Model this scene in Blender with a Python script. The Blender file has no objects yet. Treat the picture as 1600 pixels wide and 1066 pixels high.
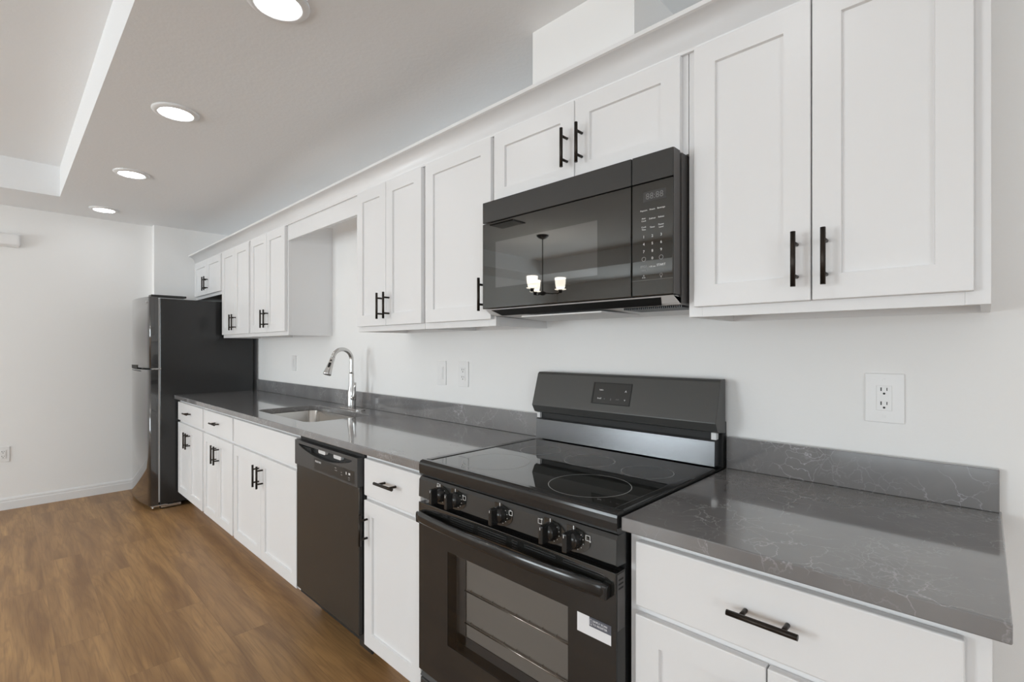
import bpy, bmesh, math, random
from mathutils import Vector, Matrix
random.seed(7)
sc = bpy.context.scene
COL = sc.collection
PI = math.pi

# ------------------------------------------------------------------ camera
cam_d = bpy.data.cameras.new('camera'); cam = bpy.data.objects.new('camera', cam_d); COL.objects.link(cam)
cam.location = (0.0, -1.6167, 1.2965)
cam.rotation_euler = (math.radians(90), 0, math.radians(43.7835))
cam_d.sensor_width = 36.0
cam_d.lens = 767.53 / 1600 * 36.0
cam_d.shift_x = -4.3 / 1600
cam_d.shift_y = 10.8 / 1600
cam_d.clip_start = 0.02
sc.camera = cam
# ------------------------------------------------------------------ world, exposure, added room light
W = bpy.data.worlds.new('world'); sc.world = W; W.use_nodes = True
W.node_tree.nodes['Background'].inputs[0].default_value = (0.86, 0.93, 1.0, 1)
W.node_tree.nodes['Background'].inputs[1].default_value = 1.0
vs = sc.view_settings
vs.view_transform = 'Standard'; vs.look = 'None'; vs.gamma = 1.0; vs.exposure = 0.14
vs.use_curve_mapping = False
sc.cycles.max_bounces = 16; sc.cycles.diffuse_bounces = 12; sc.cycles.glossy_bounces = 6; sc.cycles.transparent_max_bounces = 12
LAMP_L = 16.0           # radiance of a downlight diffuser
FILL_BACK = 42.0        # watts of the added lights that stand in for daylight from unseen sides
FILL_LEFT = 112.0
FILL_RIGHT = 52.0

def area(name, loc, rot, sx, sy, power, color=(1, 1, 1)):
    d = bpy.data.lights.new(name, 'AREA'); d.shape = 'RECTANGLE'; d.size = sx; d.size_y = sy
    d.energy = power; d.color = color
    o = bpy.data.objects.new(name, d); COL.objects.link(o); o.location = loc; o.rotation_euler = rot
    return o

ROOM_X0, ROOM_X1 = -5.67, 3.2
ROOM_Y0 = -6.2
CEIL = 2.44
# added area lights just outside three unseen, invented windows (built below)
area('fill_rear_a', (-0.4, ROOM_Y0 - 0.10, 1.15), (math.radians(90), 0, 0), 2.3, 1.8, FILL_BACK, (0.885, 0.955, 1.0))
area('fill_rear_b', (-3.9, ROOM_Y0 - 0.10, 1.15), (math.radians(90), 0, 0), 1.7, 1.8, FILL_LEFT, (0.885, 0.955, 1.0))
area('fill_right', (ROOM_X1 + 0.10, -3.7, 1.2), (math.radians(90), 0, math.radians(90)), 2.6, 1.9, FILL_RIGHT, (0.885, 0.955, 1.0))

# ------------------------------------------------------------------ materials
def mat(name, color=(.8, .8, .8), rough=.5, metal=0., coat=0., spec=.5, emis=None, estr=0.):
    m = bpy.data.materials.new(name); m.use_nodes = True
    p = m.node_tree.nodes['Principled BSDF']
    p.inputs['Base Color'].default_value = (*color, 1)
    p.inputs['Roughness'].default_value = rough
    p.inputs['Metallic'].default_value = metal
    p.inputs['Coat Weight'].default_value = coat
    p.inputs['Coat Roughness'].default_value = .03
    p.inputs['Specular IOR Level'].default_value = spec
    if emis:
        p.inputs['Emission Color'].default_value = (*emis, 1); p.inputs['Emission Strength'].default_value = estr
    return m

def nd(m, t, **k):
    n = m.node_tree.nodes.new(t)
    for a, b in k.items():
        setattr(n, a, b)
    return n

def lk(m, a, b): m.node_tree.links.new(a, b)

def bump(m, scale, strength, dist=.002, detail=3., kind='ShaderNodeTexNoise'):
    p = m.node_tree.nodes['Principled BSDF']
    tc = nd(m, 'ShaderNodeTexCoord'); n = nd(m, kind); n.inputs['Scale'].default_value = scale
    if 'Detail' in n.inputs: n.inputs['Detail'].default_value = detail
    b = nd(m, 'ShaderNodeBump'); b.inputs['Strength'].default_value = strength; b.inputs['Distance'].default_value = dist
    lk(m, tc.outputs['Object'], n.inputs['Vector']); lk(m, n.outputs[0], b.inputs['Height']); lk(m, b.outputs[0], p.inputs['Normal'])
    return m

M = {}
M['wall'] = bump(mat('wall paint', (.875, .875, .87), .85), 90, .15, .002)
M['ceiling'] = bump(mat('ceiling texture paint', (.845, .860, .875), .9), 60, .3, .003, 5)
M['cab'] = mat('white cabinet lacquer', (.80, .80, .805), .34)
M['trimwhite'] = mat('white trim paint', (.80, .80, .80), .4)
M['rawply'] = mat('cabinet underside board', (.42, .36, .31), .6)
M['handle'] = mat('bronze black handle', (.035, .028, .023), .38, .75)
M['blackgloss'] = mat('black gloss enamel', (.018, .018, .018), .12)
M['blackglass'] = mat('black glass', (.017, .017, .0155), .02, 0, .35, .7)
M['blackplastic'] = mat('black plastic', (.022, .022, .021), .30)
M['mwplastic'] = mat('charcoal plastic', (.040, .040, .039), .22)
M['greymetal'] = mat('light grey painted metal', (.70, .70, .70), .4, .0)
M['black'] = mat('matt black', (.008, .008, .008), .6)
M['steel'] = mat('brushed nickel', (.62, .61, .60), .26, 1.0)
M['sinksteel'] = mat('brushed stainless steel', (.60, .585, .56), .24, 1.0)
M['glossgrey'] = mat('polished dark guard panel', (.13, .133, .138), .24, .75)
M['plate'] = mat('white outlet plastic', (.84, .84, .84), .3)
M['slot'] = mat('outlet slot black', (.02, .02, .02), .5)
M['legend'] = mat('printed white legend', (.75, .75, .75), .5)
M['legenddim'] = mat('printed grey legend', (.16, .16, .16), .5)
M['ring'] = mat('cooktop ring print', (.36, .36, .36), .3)
M['sticker'] = mat('sticker white', (.80, .80, .82), .5)
M['stickerblue'] = mat('sticker slate', (.10, .105, .13), .5)
M['gasket'] = mat('grey door gasket', (.40, .40, .40), .5)
M['lens'] = mat('downlight diffuser', (.9, .9, .9), .5, emis=(.93, .97, 1.0), estr=LAMP_L)
M['shade'] = mat('frosted glass shade lit', (.9, .9, .88), .4, emis=(1.0, .93, .82), estr=10.0)
M['bronze'] = mat('dark bronze', (.02, .017, .015), .35, .8)
M['winframe'] = mat('white window frame', (.8, .8, .8), .4)
M['cavity'] = mat('oven enamel', (.34, .32, .30), .45)
M['innerframe'] = mat('oven window surround', (.085, .08, .078), .4)
M['mwglass'] = mat('microwave mirror glass', (.085, .085, .082), .015, .95)
M['mwbody'] = mat('dark grey microwave case', (.095, .09, .088), .42)
M['console'] = mat('satin charcoal console', (.062, .062, .060), .34)
M['rack'] = mat('chrome rack', (.75, .72, .68), .25, 1.0)

def glass_mat(name, tint, rough=.02):
    m = bpy.data.materials.new(name); m.use_nodes = True
    nt = m.node_tree; nt.nodes.remove(nt.nodes['Principled BSDF'])
    out = nt.nodes['Material Output']
    tr = nd(m, 'ShaderNodeBsdfTransparent'); tr.inputs[0].default_value = (*tint, 1)
    gl = nd(m, 'ShaderNodeBsdfGlossy'); gl.inputs['Roughness'].default_value = rough
    fr = nd(m, 'ShaderNodeFresnel'); fr.inputs[0].default_value = 1.5
    mx = nd(m, 'ShaderNodeMixShader')
    lk(m, fr.outputs[0], mx.inputs[0]); lk(m, tr.outputs[0], mx.inputs[1]); lk(m, gl.outputs[0], mx.inputs[2])
    lk(m, mx.outputs[0], out.inputs[0])
    return m
M['pane'] = glass_mat('window pane', (.95, .97, .97))
M['ovenglass'] = glass_mat('tinted oven glass', (.80, .78, .76))

# brushed fridge / appliance side with a pebbled skin
M['fridge'] = bump(mat('pebbled black fridge skin', (.020, .020, .020), .20), 260, .12, .001)
M['fridgedoor'] = mat('glossy black fridge door', (.026, .025, .025), .09, 0, 1.0, .8)
M['appliance'] = bump(mat('black oven door glass', (.020, .019, .018), .10, 0, 0, .6), 7, .03, .01)
M['dwdoor'] = mat('black dishwasher door', (.030, .028, .025), .26)
M['dwpanel'] = mat('charcoal dishwasher panel', (.055, .055, .055), .38)

# brushed stainless streaks
def streaks(m, sc_=(3, 120, 3)):
    p = m.node_tree.nodes['Principled BSDF']
    tc = nd(m, 'ShaderNodeTexCoord'); mp = nd(m, 'ShaderNodeMapping'); mp.inputs['Scale'].default_value = sc_
    n = nd(m, 'ShaderNodeTexNoise'); n.inputs['Scale'].default_value = 4
    r = nd(m, 'ShaderNodeMapRange'); r.inputs['To Min'].default_value = .16; r.inputs['To Max'].default_value = .38
    lk(m, tc.outputs['Object'], mp.inputs[0]); lk(m, mp.outputs[0], n.inputs['Vector']); lk(m, n.outputs[0], r.inputs[0]); lk(m, r.outputs[0], p.inputs['Roughness'])

def quartz():
    m = mat('grey veined quartz', (.12, .12, .12), .09, 0, .45, .7)
    p = m.node_tree.nodes['Principled BSDF']
    tc = nd(m, 'ShaderNodeTexCoord')
    base = nd(m, 'ShaderNodeTexNoise'); base.inputs['Scale'].default_value = 5; base.inputs['Detail'].default_value = 6
    lk(m, tc.outputs['Object'], base.inputs['Vector'])
    cr = nd(m, 'ShaderNodeValToRGB')
    cr.color_ramp.elements[0].color = (.170, .168, .172, 1); cr.color_ramp.elements[0].position = .3
    cr.color_ramp.elements[1].color = (.225, .220, .220, 1); cr.color_ramp.elements[1].position = .7
    lk(m, base.outputs[0], cr.inputs[0])
    # warped voronoi cell borders = fine broken veins
    wn = nd(m, 'ShaderNodeTexNoise'); wn.inputs['Scale'].default_value = 9; wn.inputs['Detail'].default_value = 8
    lk(m, tc.outputs['Object'], wn.inputs['Vector'])
    va = nd(m, 'ShaderNodeVectorMath', operation='MULTIPLY_ADD'); va.inputs[1].default_value = (.16, .16, .16)
    lk(m, wn.outputs['Color'], va.inputs[0]); lk(m, tc.outputs['Object'], va.inputs[2])
    prev = cr.outputs[0]
    for scale, w, amt, ms in ((15, .020, .70, 4.0), (36, .045, .42, 7.0)):
        vo = nd(m, 'ShaderNodeTexVoronoi', feature='DISTANCE_TO_EDGE'); vo.inputs['Scale'].default_value = scale
        lk(m, va.outputs[0], vo.inputs['Vector'])
        mr = nd(m, 'ShaderNodeMapRange'); mr.inputs['From Min'].default_value = 0; mr.inputs['From Max'].default_value = w
        mr.inputs['To Min'].default_value = 1; mr.inputs['To Max'].default_value = 0
        lk(m, vo.outputs['Distance'], mr.inputs[0])
        mask = nd(m, 'ShaderNodeTexNoise'); mask.inputs['Scale'].default_value = ms; mask.inputs['Detail'].default_value = 5
        lk(m, tc.outputs['Object'], mask.inputs['Vector'])
        mk = nd(m, 'ShaderNodeMapRange'); mk.inputs['From Min'].default_value = .50; mk.inputs['From Max'].default_value = .66
        mk.inputs['To Max'].default_value = amt
        lk(m, mask.outputs[0], mk.inputs[0])
        mu = nd(m, 'ShaderNodeMath', operation='MULTIPLY'); lk(m, mr.outputs[0], mu.inputs[0]); lk(m, mk.outputs[0], mu.inputs[1])
        mx = nd(m, 'ShaderNodeMix', data_type='RGBA'); mx.inputs['B'].default_value = (.52, .52, .54, 1)
        lk(m, mu.outputs[0], mx.inputs['Factor']); lk(m, prev, mx.inputs['A']); prev = mx.outputs['Result']
    lk(m, prev, p.inputs['Base Color'])
    return m
M['quartz'] = quartz()

def planks():
    m = mat('oak plank floor', (.35, .22, .12), .42)
    p = m.node_tree.nodes['Principled BSDF']
    tc = nd(m, 'ShaderNodeTexCoord')
    br = nd(m, 'ShaderNodeTexBrick', offset=.37, offset_frequency=2)
    br.inputs['Scale'].default_value = 1.0; br.inputs['Brick Width'].default_value = 1.22; br.inputs['Row Height'].default_value = .182
    br.inputs['Mortar Size'].default_value = .0009; br.inputs['Mortar Smooth'].default_value = .3
    br.inputs['Color1'].default_value = (0, 0, 0, 1); br.inputs['Color2'].default_value = (1, 1, 1, 1); br.inputs['Mortar'].default_value = (.5, .5, .5, 1)
    lk(m, tc.outputs['Object'], br.inputs['Vector'])
    # per plank offset of the grain
    cm = nd(m, 'ShaderNodeVectorMath', operation='MULTIPLY_ADD'); cm.inputs[1].default_value = (7.3, 3.1, 5.7)
    lk(m, br.outputs['Color'], cm.inputs[0]); lk(m, tc.outputs['Object'], cm.inputs[2])
    mp = nd(m, 'ShaderNodeMapping'); mp.inputs['Scale'].default_value = (.9, 9, 1); lk(m, cm.outputs[0], mp.inputs[0])
    n1 = nd(m, 'ShaderNodeTexNoise'); n1.inputs['Scale'].default_value = 1.6; n1.inputs['Detail'].default_value = 6; n1.inputs['Distortion'].default_value = .6
    lk(m, mp.outputs[0], n1.inputs['Vector'])
    mp2 = nd(m, 'ShaderNodeMapping'); mp2.inputs['Scale'].default_value = (3, 70, 1); lk(m, cm.outputs[0], mp2.inputs[0])
    n2 = nd(m, 'ShaderNodeTexNoise'); n2.inputs['Scale'].default_value = 2.2; n2.inputs['Detail'].default_value = 4
    lk(m, mp2.outputs[0], n2.inputs['Vector'])
    # cathedral figure: rings of a strongly stretched noise
    mp3 = nd(m, 'ShaderNodeMapping'); mp3.inputs['Scale'].default_value = (.42, 4.6, 1); lk(m, cm.outputs[0], mp3.inputs[0])
    n3 = nd(m, 'ShaderNodeTexNoise'); n3.inputs['Scale'].default_value = 2.0; n3.inputs['Detail'].default_value = 2.0
    lk(m, mp3.outputs[0], n3.inputs['Vector'])
    mm = nd(m, 'ShaderNodeMath', operation='MULTIPLY'); mm.inputs[1].default_value = 80; lk(m, n3.outputs[0], mm.inputs[0])
    sn = nd(m, 'ShaderNodeMath', operation='SINE'); lk(m, mm.outputs[0], sn.inputs[0])
    cr = nd(m, 'ShaderNodeValToRGB')
    cr.color_ramp.elements[0].position = .30; cr.color_ramp.elements[0].color = (.235, .122, .046, 1)
    cr.color_ramp.elements[1].position = .72; cr.color_ramp.elements[1].color = (.50, .290, .115, 1)
    lk(m, n1.outputs[0], cr.inputs[0])
    def dark(prev, fac_socket, lo, hi, col, amt):
        mr = nd(m, 'ShaderNodeMapRange'); mr.inputs['From Min'].default_value = lo; mr.inputs['From Max'].default_value = hi
        mr.inputs['To Max'].default_value = amt; lk(m, fac_socket, mr.inputs[0])
        mx = nd(m, 'ShaderNodeMix', data_type='RGBA'); mx.inputs['B'].default_value = (*col, 1)
        lk(m, mr.outputs[0], mx.inputs['Factor']); lk(m, prev, mx.inputs['A']); return mx.outputs['Result']
    c = dark(cr.outputs[0], n2.outputs[0], .5, .78, (.18, .092, .042), .55)
    c = dark(c, sn.outputs[0], .3, 1.0, (.19, .10, .045), .26)
    c = dark(c, br.outputs['Color'], 0, 1, (.25, .14, .075), .28)
    c = dark(c, br.outputs['Fac'], .2, 1, (.12, .065, .035), .45)
    lk(m, c, p.inputs['Base Color'])
    return m
M['floor'] = planks()

# ------------------------------------------------------------------ mesh helpers
class B:
    """collects shapes into one bmesh"""
    def __init__(s): s.bm = bmesh.new()
    def _add(s, verts, faces, smooth=False):
        vs_ = [s.bm.verts.new(v) for v in verts]
        out = []
        for f in faces:
            try: fc = s.bm.faces.new([vs_[i] for i in f])
            except ValueError: continue
            fc.smooth = smooth; out.append(fc)
        return vs_, out
    def box(s, x0, x1, y0, y1, z0, z1, bev=0., seg=2):
        x0, x1 = min(x0, x1), max(x0, x1); y0, y1 = min(y0, y1), max(y0, y1); z0, z1 = min(z0, z1), max(z0, z1)
        v = [(x, y, z) for z in (z0, z1) for y in (y0, y1) for x in (x0, x1)]
        f = [(0, 2, 3, 1), (4, 5, 7, 6), (0, 1, 5, 4), (2, 6, 7, 3), (0, 4, 6, 2), (1, 3, 7, 5)]
        vs_, fs = s._add(v, f)
        if bev > 0:
            es = list({e for fc in fs for e in fc.edges})
            bmesh.ops.bevel(s.bm, geom=es, offset=min(bev, .45 * min(x1 - x0, y1 - y0, z1 - z0)), segments=seg, profile=.5, affect='EDGES')
        return s
    def prism(s, pts, axis, a, b, bev=0, smooth=False):
        """closed 2-D outline extruded along axis from a to b"""
        n = len(pts)
        def P(p, t):
            if axis == 'x': return (t, p[0], p[1])
            if axis == 'y': return (p[0], t, p[1])
            return (p[0], p[1], t)
        v = [P(p, a) for p in pts] + [P(p, b) for p in pts]
        f = [tuple(range(n))[::-1], tuple(range(n, 2 * n))] 
        vs_, fs = s._add(v, f)
        for i in range(n):
            j = (i + 1) % n
            fc = s.bm.faces.new([vs_[i], vs_[j], vs_[n + j], vs_[n + i]]); fc.smooth = smooth; fs.append(fc)
        bmesh.ops.recalc_face_normals(s.bm, faces=fs)
        if bev > 0:
            es = [e for e in {e for fc in fs for e in fc.edges} if len(e.link_faces) == 2 and e.calc_face_angle(0) > .5]
            bmesh.ops.bevel(s.bm, geom=es, offset=bev, segments=2, profile=.5, affect='EDGES')
        return s
    def cyl(s, p0, p1, r0, r1=None, n=20, cap=True):
        r1 = r0 if r1 is None else r1
        p0, p1 = Vector(p0), Vector(p1); d = (p1 - p0).normalized()
        u = d.orthogonal().normalized(); w = d.cross(u)
        v = []
        for p, r in ((p0, r0), (p1, r1)):
            for i in range(n):
                a = 2 * PI * i / n; v.append(tuple(p + (u * math.cos(a) + w * math.sin(a)) * r))
        vs_, _ = s._add(v, [])
        for i in range(n):
            j = (i + 1) % n; fc = s.bm.faces.new([vs_[i], vs_[j], vs_[n + j], vs_[n + i]]); fc.smooth = True
        if cap:
            s.bm.faces.new(vs_[:n][::-1]); s.bm.faces.new(vs_[n:])
        return s
    def tube(s, pts, rad, n=16, cap=True, flat=None):
        """tube along points with a radius per point"""
        pts = [Vector(p) for p in pts]; rings = []
        if not hasattr(rad, '__len__'): rad = [rad] * len(pts)
        up = None
        for i, p in enumerate(pts):
            d = (pts[min(i + 1, len(pts) - 1)] - pts[max(i - 1, 0)]).normalized()
            if up is None: up = d.orthogonal().normalized()
            up = (up - d * up.dot(d)).normalized(); w = d.cross(up)
            rings.append([s.bm.verts.new(p + (up * math.cos(2 * PI * k / n) + w * math.sin(2 * PI * k / n)) * rad[i]) for k in range(n)])
        for a, b in zip(rings, rings[1:]):
            for k in range(n):
                fc = s.bm.faces.new([a[k], a[(k + 1) % n], b[(k + 1) % n], b[k]]); fc.smooth = True
        if cap:
            s.bm.faces.new(rings[0][::-1]); s.bm.faces.new(rings[-1])
        return s
    def lathe(s, prof, c, n=32, axis='z', smooth=True):
        """profile of (radius, height) round an axis through c"""
        rings = []
        for r, h in prof:
            ring = []
            for k in range(n):
                a = 2 * PI * k / n; x, y = max(r, 1e-5) * math.cos(a), max(r, 1e-5) * math.sin(a)
                q = (x, y, h) if axis == 'z' else (x, -h, y)       # axis 'y': height points to -y
                ring.append(s.bm.verts.new((c[0] + q[0], c[1] + q[1], c[2] + q[2])))
            rings.append(ring)
        fs = []
        for a, b in zip(rings, rings[1:]):
            for k in range(n):
                fc = s.bm.faces.new([a[k], a[(k + 1) % n], b[(k + 1) % n], b[k]]); fc.smooth = smooth; fs.append(fc)
        return s
    def sweep(s, rings, smooth=True, cap=True):
        """closed rings of equal length joined up"""
        R = [[s.bm.verts.new(p) for p in r] for r in rings]; n = len(R[0]); fs = []
        for a, b in zip(R, R[1:]):
            for k in range(n):
                fc = s.bm.faces.new([a[k], a[(k + 1) % n], b[(k + 1) % n], b[k]]); fc.smooth = smooth; fs.append(fc)
        if cap:
            fs.append(s.bm.faces.new(R[0][::-1])); fs.append(s.bm.faces.new(R[-1]))
        bmesh.ops.recalc_face_normals(s.bm, faces=fs)
        return s
    def quad(s, *p):
        s._add(p, [tuple(range(len(p)))]); return s
    def build(s, name, m, parent=None, recalc=False):
        me = bpy.data.meshes.new(name)
        if recalc: bmesh.ops.recalc_face_normals(s.bm, faces=s.bm.faces[:])
        s.bm.to_mesh(me); s.bm.free()
        for q in (m if isinstance(m, (list, tuple)) else [m]): me.materials.append(q)
        o = bpy.data.objects.new(name, me); COL.objects.link(o)
        if parent:
            o.parent = parent
            if parent.type == 'EMPTY': o.matrix_parent_inverse = Matrix.Translation(-parent.location)
        return o

def tag(o, label=None, cat=None, group=None, kind=None):
    if label: o['label'] = label
    if cat: o['category'] = cat
    if group: o['group'] = group
    if kind: o['kind'] = kind
    return o

def thing(name, loc, label, cat, group=None):
    o = bpy.data.objects.new(name, None); COL.objects.link(o); o.location = loc; o.empty_display_size = .1
    return tag(o, label, cat, group)

def rrect(x0, x1, y0, y1, r, n=6):
    pts = []
    for cx, cy, a0 in ((x1 - r, y1 - r, 0), (x0 + r, y1 - r, 90), (x0 + r, y0 + r, 180), (x1 - r, y0 + r, 270)):
        for i in range(n + 1):
            a = math.radians(a0 + 90 * i / n); pts.append((cx + r * math.cos(a), cy + r * math.sin(a)))
    return pts

def text_mesh(items, name, m, parent, thick=.0003, normal='-y', tilt=0.):
    """printed lettering: items (string, x, y, z, size, align) joined into one thin mesh facing -y"""
    for s_, x, y, z, size, al in items:
        bm = bmesh.new()
        cu = bpy.data.curves.new('t', 'FONT'); cu.body = s_; cu.size = size; cu.align_x = al; cu.align_y = 'CENTER'; cu.extrude = thick; cu.resolution_u = 2
        ob = bpy.data.objects.new('t', cu); COL.objects.link(ob)
        bpy.context.view_layer.update()
        me = bpy.data.meshes.new_from_object(ob.evaluated_get(bpy.context.evaluated_depsgraph_get()))
        me.transform(Matrix.Translation((x, y, z)) @ Matrix.Rotation(PI / 2 + tilt, 4, 'X'))
        bm.from_mesh(me); bpy.data.objects.remove(ob); bpy.data.curves.remove(cu); bpy.data.meshes.remove(me)
        b = B(); b.bm.free(); b.bm = bm; b.build(name, m, parent)

# ------------------------------------------------------------------ room shell
b = B(); b.box(ROOM_X0 - .1, ROOM_X1 + .1, ROOM_Y0 - .1, .1, -.08, 0)
tag(b.build('floor', M['floor']), 'warm brown oak plank floor running along the cabinets', kind='structure')

b = B(); b.box(ROOM_X0 - .1, ROOM_X1 + .1, 0, .1, 0, 2.72)
b.box(-1.186, -.772, -.285, 0, 2.146, CEIL)                       # boxed duct chase over the microwave
tag(b.build('wall_back', M['wall']), 'white wall behind the kitchen cabinets', kind='structure')
b = B(); b.box(ROOM_X0 - .1, ROOM_X0, ROOM_Y0, 0, 0, 2.72)
b.box(ROOM_X0, -5.575, -.64, 0, 0, CEIL)                           # the thicker bit of wall beside the fridge
tag(b.build('wall_left', M['wall']), 'white end wall beside the fridge', kind='structure')
# right wall with an opening for an unseen, invented window
def holed_wall_x(x0, x1, y0, y1, z1, hy0, hy1, hz0, hz1):
    q = B(); q.box(x0, x1, y0, hy0, 0, z1); q.box(x0, x1, hy1, y1, 0, z1); q.box(x0, x1, hy0, hy1, 0, hz0); q.box(x0, x1, hy0, hy1, hz1, z1); return q
tag(holed_wall_x(ROOM_X1, ROOM_X1 + .1, ROOM_Y0, 0, 2.72, -5.0, -2.4, .25, 2.15).build('wall_right', M['wall']), kind='structure')
q = B()
xs = [ROOM_X0 - .1, -4.75, -3.05, -1.55, .75, ROOM_X1 + .1]
q.box(xs[0], xs[1], ROOM_Y0 - .1, ROOM_Y0, 0, 2.72); q.box(xs[2], xs[3], ROOM_Y0 - .1, ROOM_Y0, 0, 2.72); q.box(xs[4], xs[5], ROOM_Y0 - .1, ROOM_Y0, 0, 2.72)
for a, c in ((xs[1], xs[2]), (xs[3], xs[4])):
    q.box(a, c, ROOM_Y0 - .1, ROOM_Y0, 0, .25); q.box(a, c, ROOM_Y0 - .1, ROOM_Y0, 2.05, 2.72)
tag(q.build('wall_front', M['wall']), kind='structure')
def window(n, horizontal, a0, a1, z0, z1, at):  # unseen windows, invented to go with the added lights outside
    q = B(); t = .05
    def bx(u0, u1, w0, w1, d=.03):
        if horizontal: q.box(u0, u1, at - d, at + d, w0, w1, .003)
        else: q.box(at - d, at + d, u0, u1, w0, w1, .003)
    bx(a0, a1, z0, z0 + t); bx(a0, a1, z1 - t, z1); bx(a0, a0 + t, z0 + t, z1 - t); bx(a1 - t, a1, z0 + t, z1 - t); bx((a0 + a1) / 2 - t / 2, (a0 + a1) / 2 + t / 2, z0 + t, z1 - t, .025)
    w = tag(q.build('window_%d' % n, M['winframe']), kind='structure')
    g = B()
    if horizontal: g.quad((a0 + t, at, z0 + t), (a0 + t, at, z1 - t), (a1 - t, at, z1 - t), (a1 - t, at, z0 + t))
    else: g.quad((at, a0 + t, z0 + t), (at, a0 + t, z1 - t), (at, a1 - t, z1 - t), (at, a1 - t, z0 + t))
    g.build('window_glass', M['pane'], w)
window(1, True, -1.55, .75, .25, 2.05, ROOM_Y0 - .05)
window(2, True, -4.75, -3.05, .25, 2.05, ROOM_Y0 - .05)
window(3, False, -5.0, -2.4, .25, 2.15, ROOM_X1 + .05)

# ceiling with its raised tray
TX0, TX1, TY0, TY1, TZ = -5.05, 2.0, -5.0, -1.315, 2.665
q = B(); T = .05
q.box(ROOM_X0 - .1, TX0, ROOM_Y0 - .1, .1, CEIL, TZ + T); q.box(TX1, ROOM_X1 + .1, ROOM_Y0 - .1, .1, CEIL, TZ + T)
q.box(TX0, TX1, TY1, .1, CEIL, TZ + T); q.box(TX0, TX1, ROOM_Y0 - .1, TY0, CEIL, TZ + T); q.box(TX0, TX1, TY0, TY1, TZ, TZ + T)
tag(q.build('ceiling', M['ceiling']), 'textured white ceiling with a raised tray', kind='structure')

# baseboards
def base_prof(): return [(0, 0), (.014, 0), (.014, .062), (.011, .068), (.011, .082), (.006, .092), (0, .094)]
q = B(); q.prism([(ROOM_X0 + d, z) for d, z in base_prof()], 'y', ROOM_Y0, -.64)
tag(q.build('baseboard_left', M['trimwhite'], recalc=True), 'white baseboard along the end wall', kind='structure')
q = B(); q.prism([(-d, z) for d, z in base_prof()], 'x', .012, ROOM_X1)
tag(q.build('baseboard_back', M['trimwhite'], recalc=True), kind='structure')

# ------------------------------------------------------------------ cabinets
UY = -.303            # face of upper cabinets
DT = .020             # door thickness
UZ0, UZ1 = 1.381, 2.143
BY = -.608            # face of base cabinets

def bar_handle(c, length, vertical, face_y, parent, spacing=None):
    """round bar pull on two posts, standing off a door face at y=face_y"""
    q = B(); r = .0055; off = .032; sp = spacing or length * .60
    x, z = c; y = face_y - off; h = length / 2
    if vertical:
        q.cyl((x, y, z - h), (x, y, z + h), r, n=16)
        for s in (-1, 1): q.cyl((x, face_y + .0005, z + s * sp / 2), (x, y, z + s * sp / 2), .0045, n=12)
    else:
        q.cyl((x - h, y, z), (x + h, y, z), r, n=16)
        for s in (-1, 1): q.cyl((x + s * sp / 2, face_y + .0005, z), (x + s * sp / 2, y, z), .0045, n=12)
    return q.build('handle', M['handle'], parent)

def shaker(x0, x1, z0, z1, face_y, parent, name='door', rail=.057):
    """panel door: outer bevelled slab with one recessed field; back sits on face_y"""
    q = B(); yb, yf = face_y - .001, face_y - DT
    q.box(x0, x1, yb, yf, z0, z1, .0022, 2)
    fr = max((f for f in q.bm.faces if f.normal.y < -.99 or abs(f.calc_center_median().y - yf) < 1e-5), key=lambda f: f.calc_area())
    bmesh.ops.inset_region(q.bm, faces=[fr], thickness=rail - .0022, use_even_offset=True)
    bmesh.ops.inset_region(q.bm, faces=[fr], thickness=.0015, depth=-.0085, use_even_offset=True)
    return q.build(name, M['cab'], parent)

def slab(x0, x1, z0, z1, face_y, parent, name='drawer_front'):
    q = B(); q.box(x0, x1, face_y - .001, face_y - DT, z0, z1, .0035, 3)
    return q.build(name, M['cab'], parent)

def upper(x0, x1, z0, z1, doors, label, group=None, rail_b=.026, rail_t=.036, hz=None, hside=None):
    t = thing('upper_cabinet', ((x0 + x1) / 2, 0, z0), label, 'cabinet', group)
    w = .016; q = B()
    q.box(x0 + .0006, x0 + w, UY + .018, -.001, z0, z1); q.box(x1 - w, x1 - .0006, UY + .018, -.001, z0, z1)
    q.box(x0 + w, x1 - w, UY + .018, -.001, z1 - w, z1); q.box(x0 + w, x1 - w, -.010, -.001, z0, z1 - w)
    q.build('carcass', M['cab'], t)
    q = B(); q.box(x0 + w, x1 - w, UY + .018, -.010, z0 + .020, z0 + .034)
    q.build('underside_panel', M['rawply'], t)
    q = B(); y0, y1 = UY, UY + .018; s_ = .038
    q.box(x0 + .0006, x0 + s_, y0, y1, z0, z1, .001); q.box(x1 - s_, x1 - .0006, y0, y1, z0, z1, .001)
    q.box(x0 + s_, x1 - s_, y0, y1, z0, z0 + .04); q.box(x0 + s_, x1 - s_, y0, y1, z1 - .04, z1)
    q.build('face_frame', M['cab'], t)
    dz0, dz1 = z0 + rail_b, z1 - rail_t
    for i, (a, c, hx) in enumerate(doors):
        d = shaker(a, c, dz0, dz1, UY, t)
        if hx is not None:
            zc = dz0 + .031 + .0635 if hz is None else hz
            bar_handle((hx, zc), .127, True, UY - DT, d, .076)
    return t

def pair(x0, x1, l, r, mid, off=.030):
    return [(l, mid - .0015, mid - off), (mid + .0015, r, mid + off)]

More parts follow.
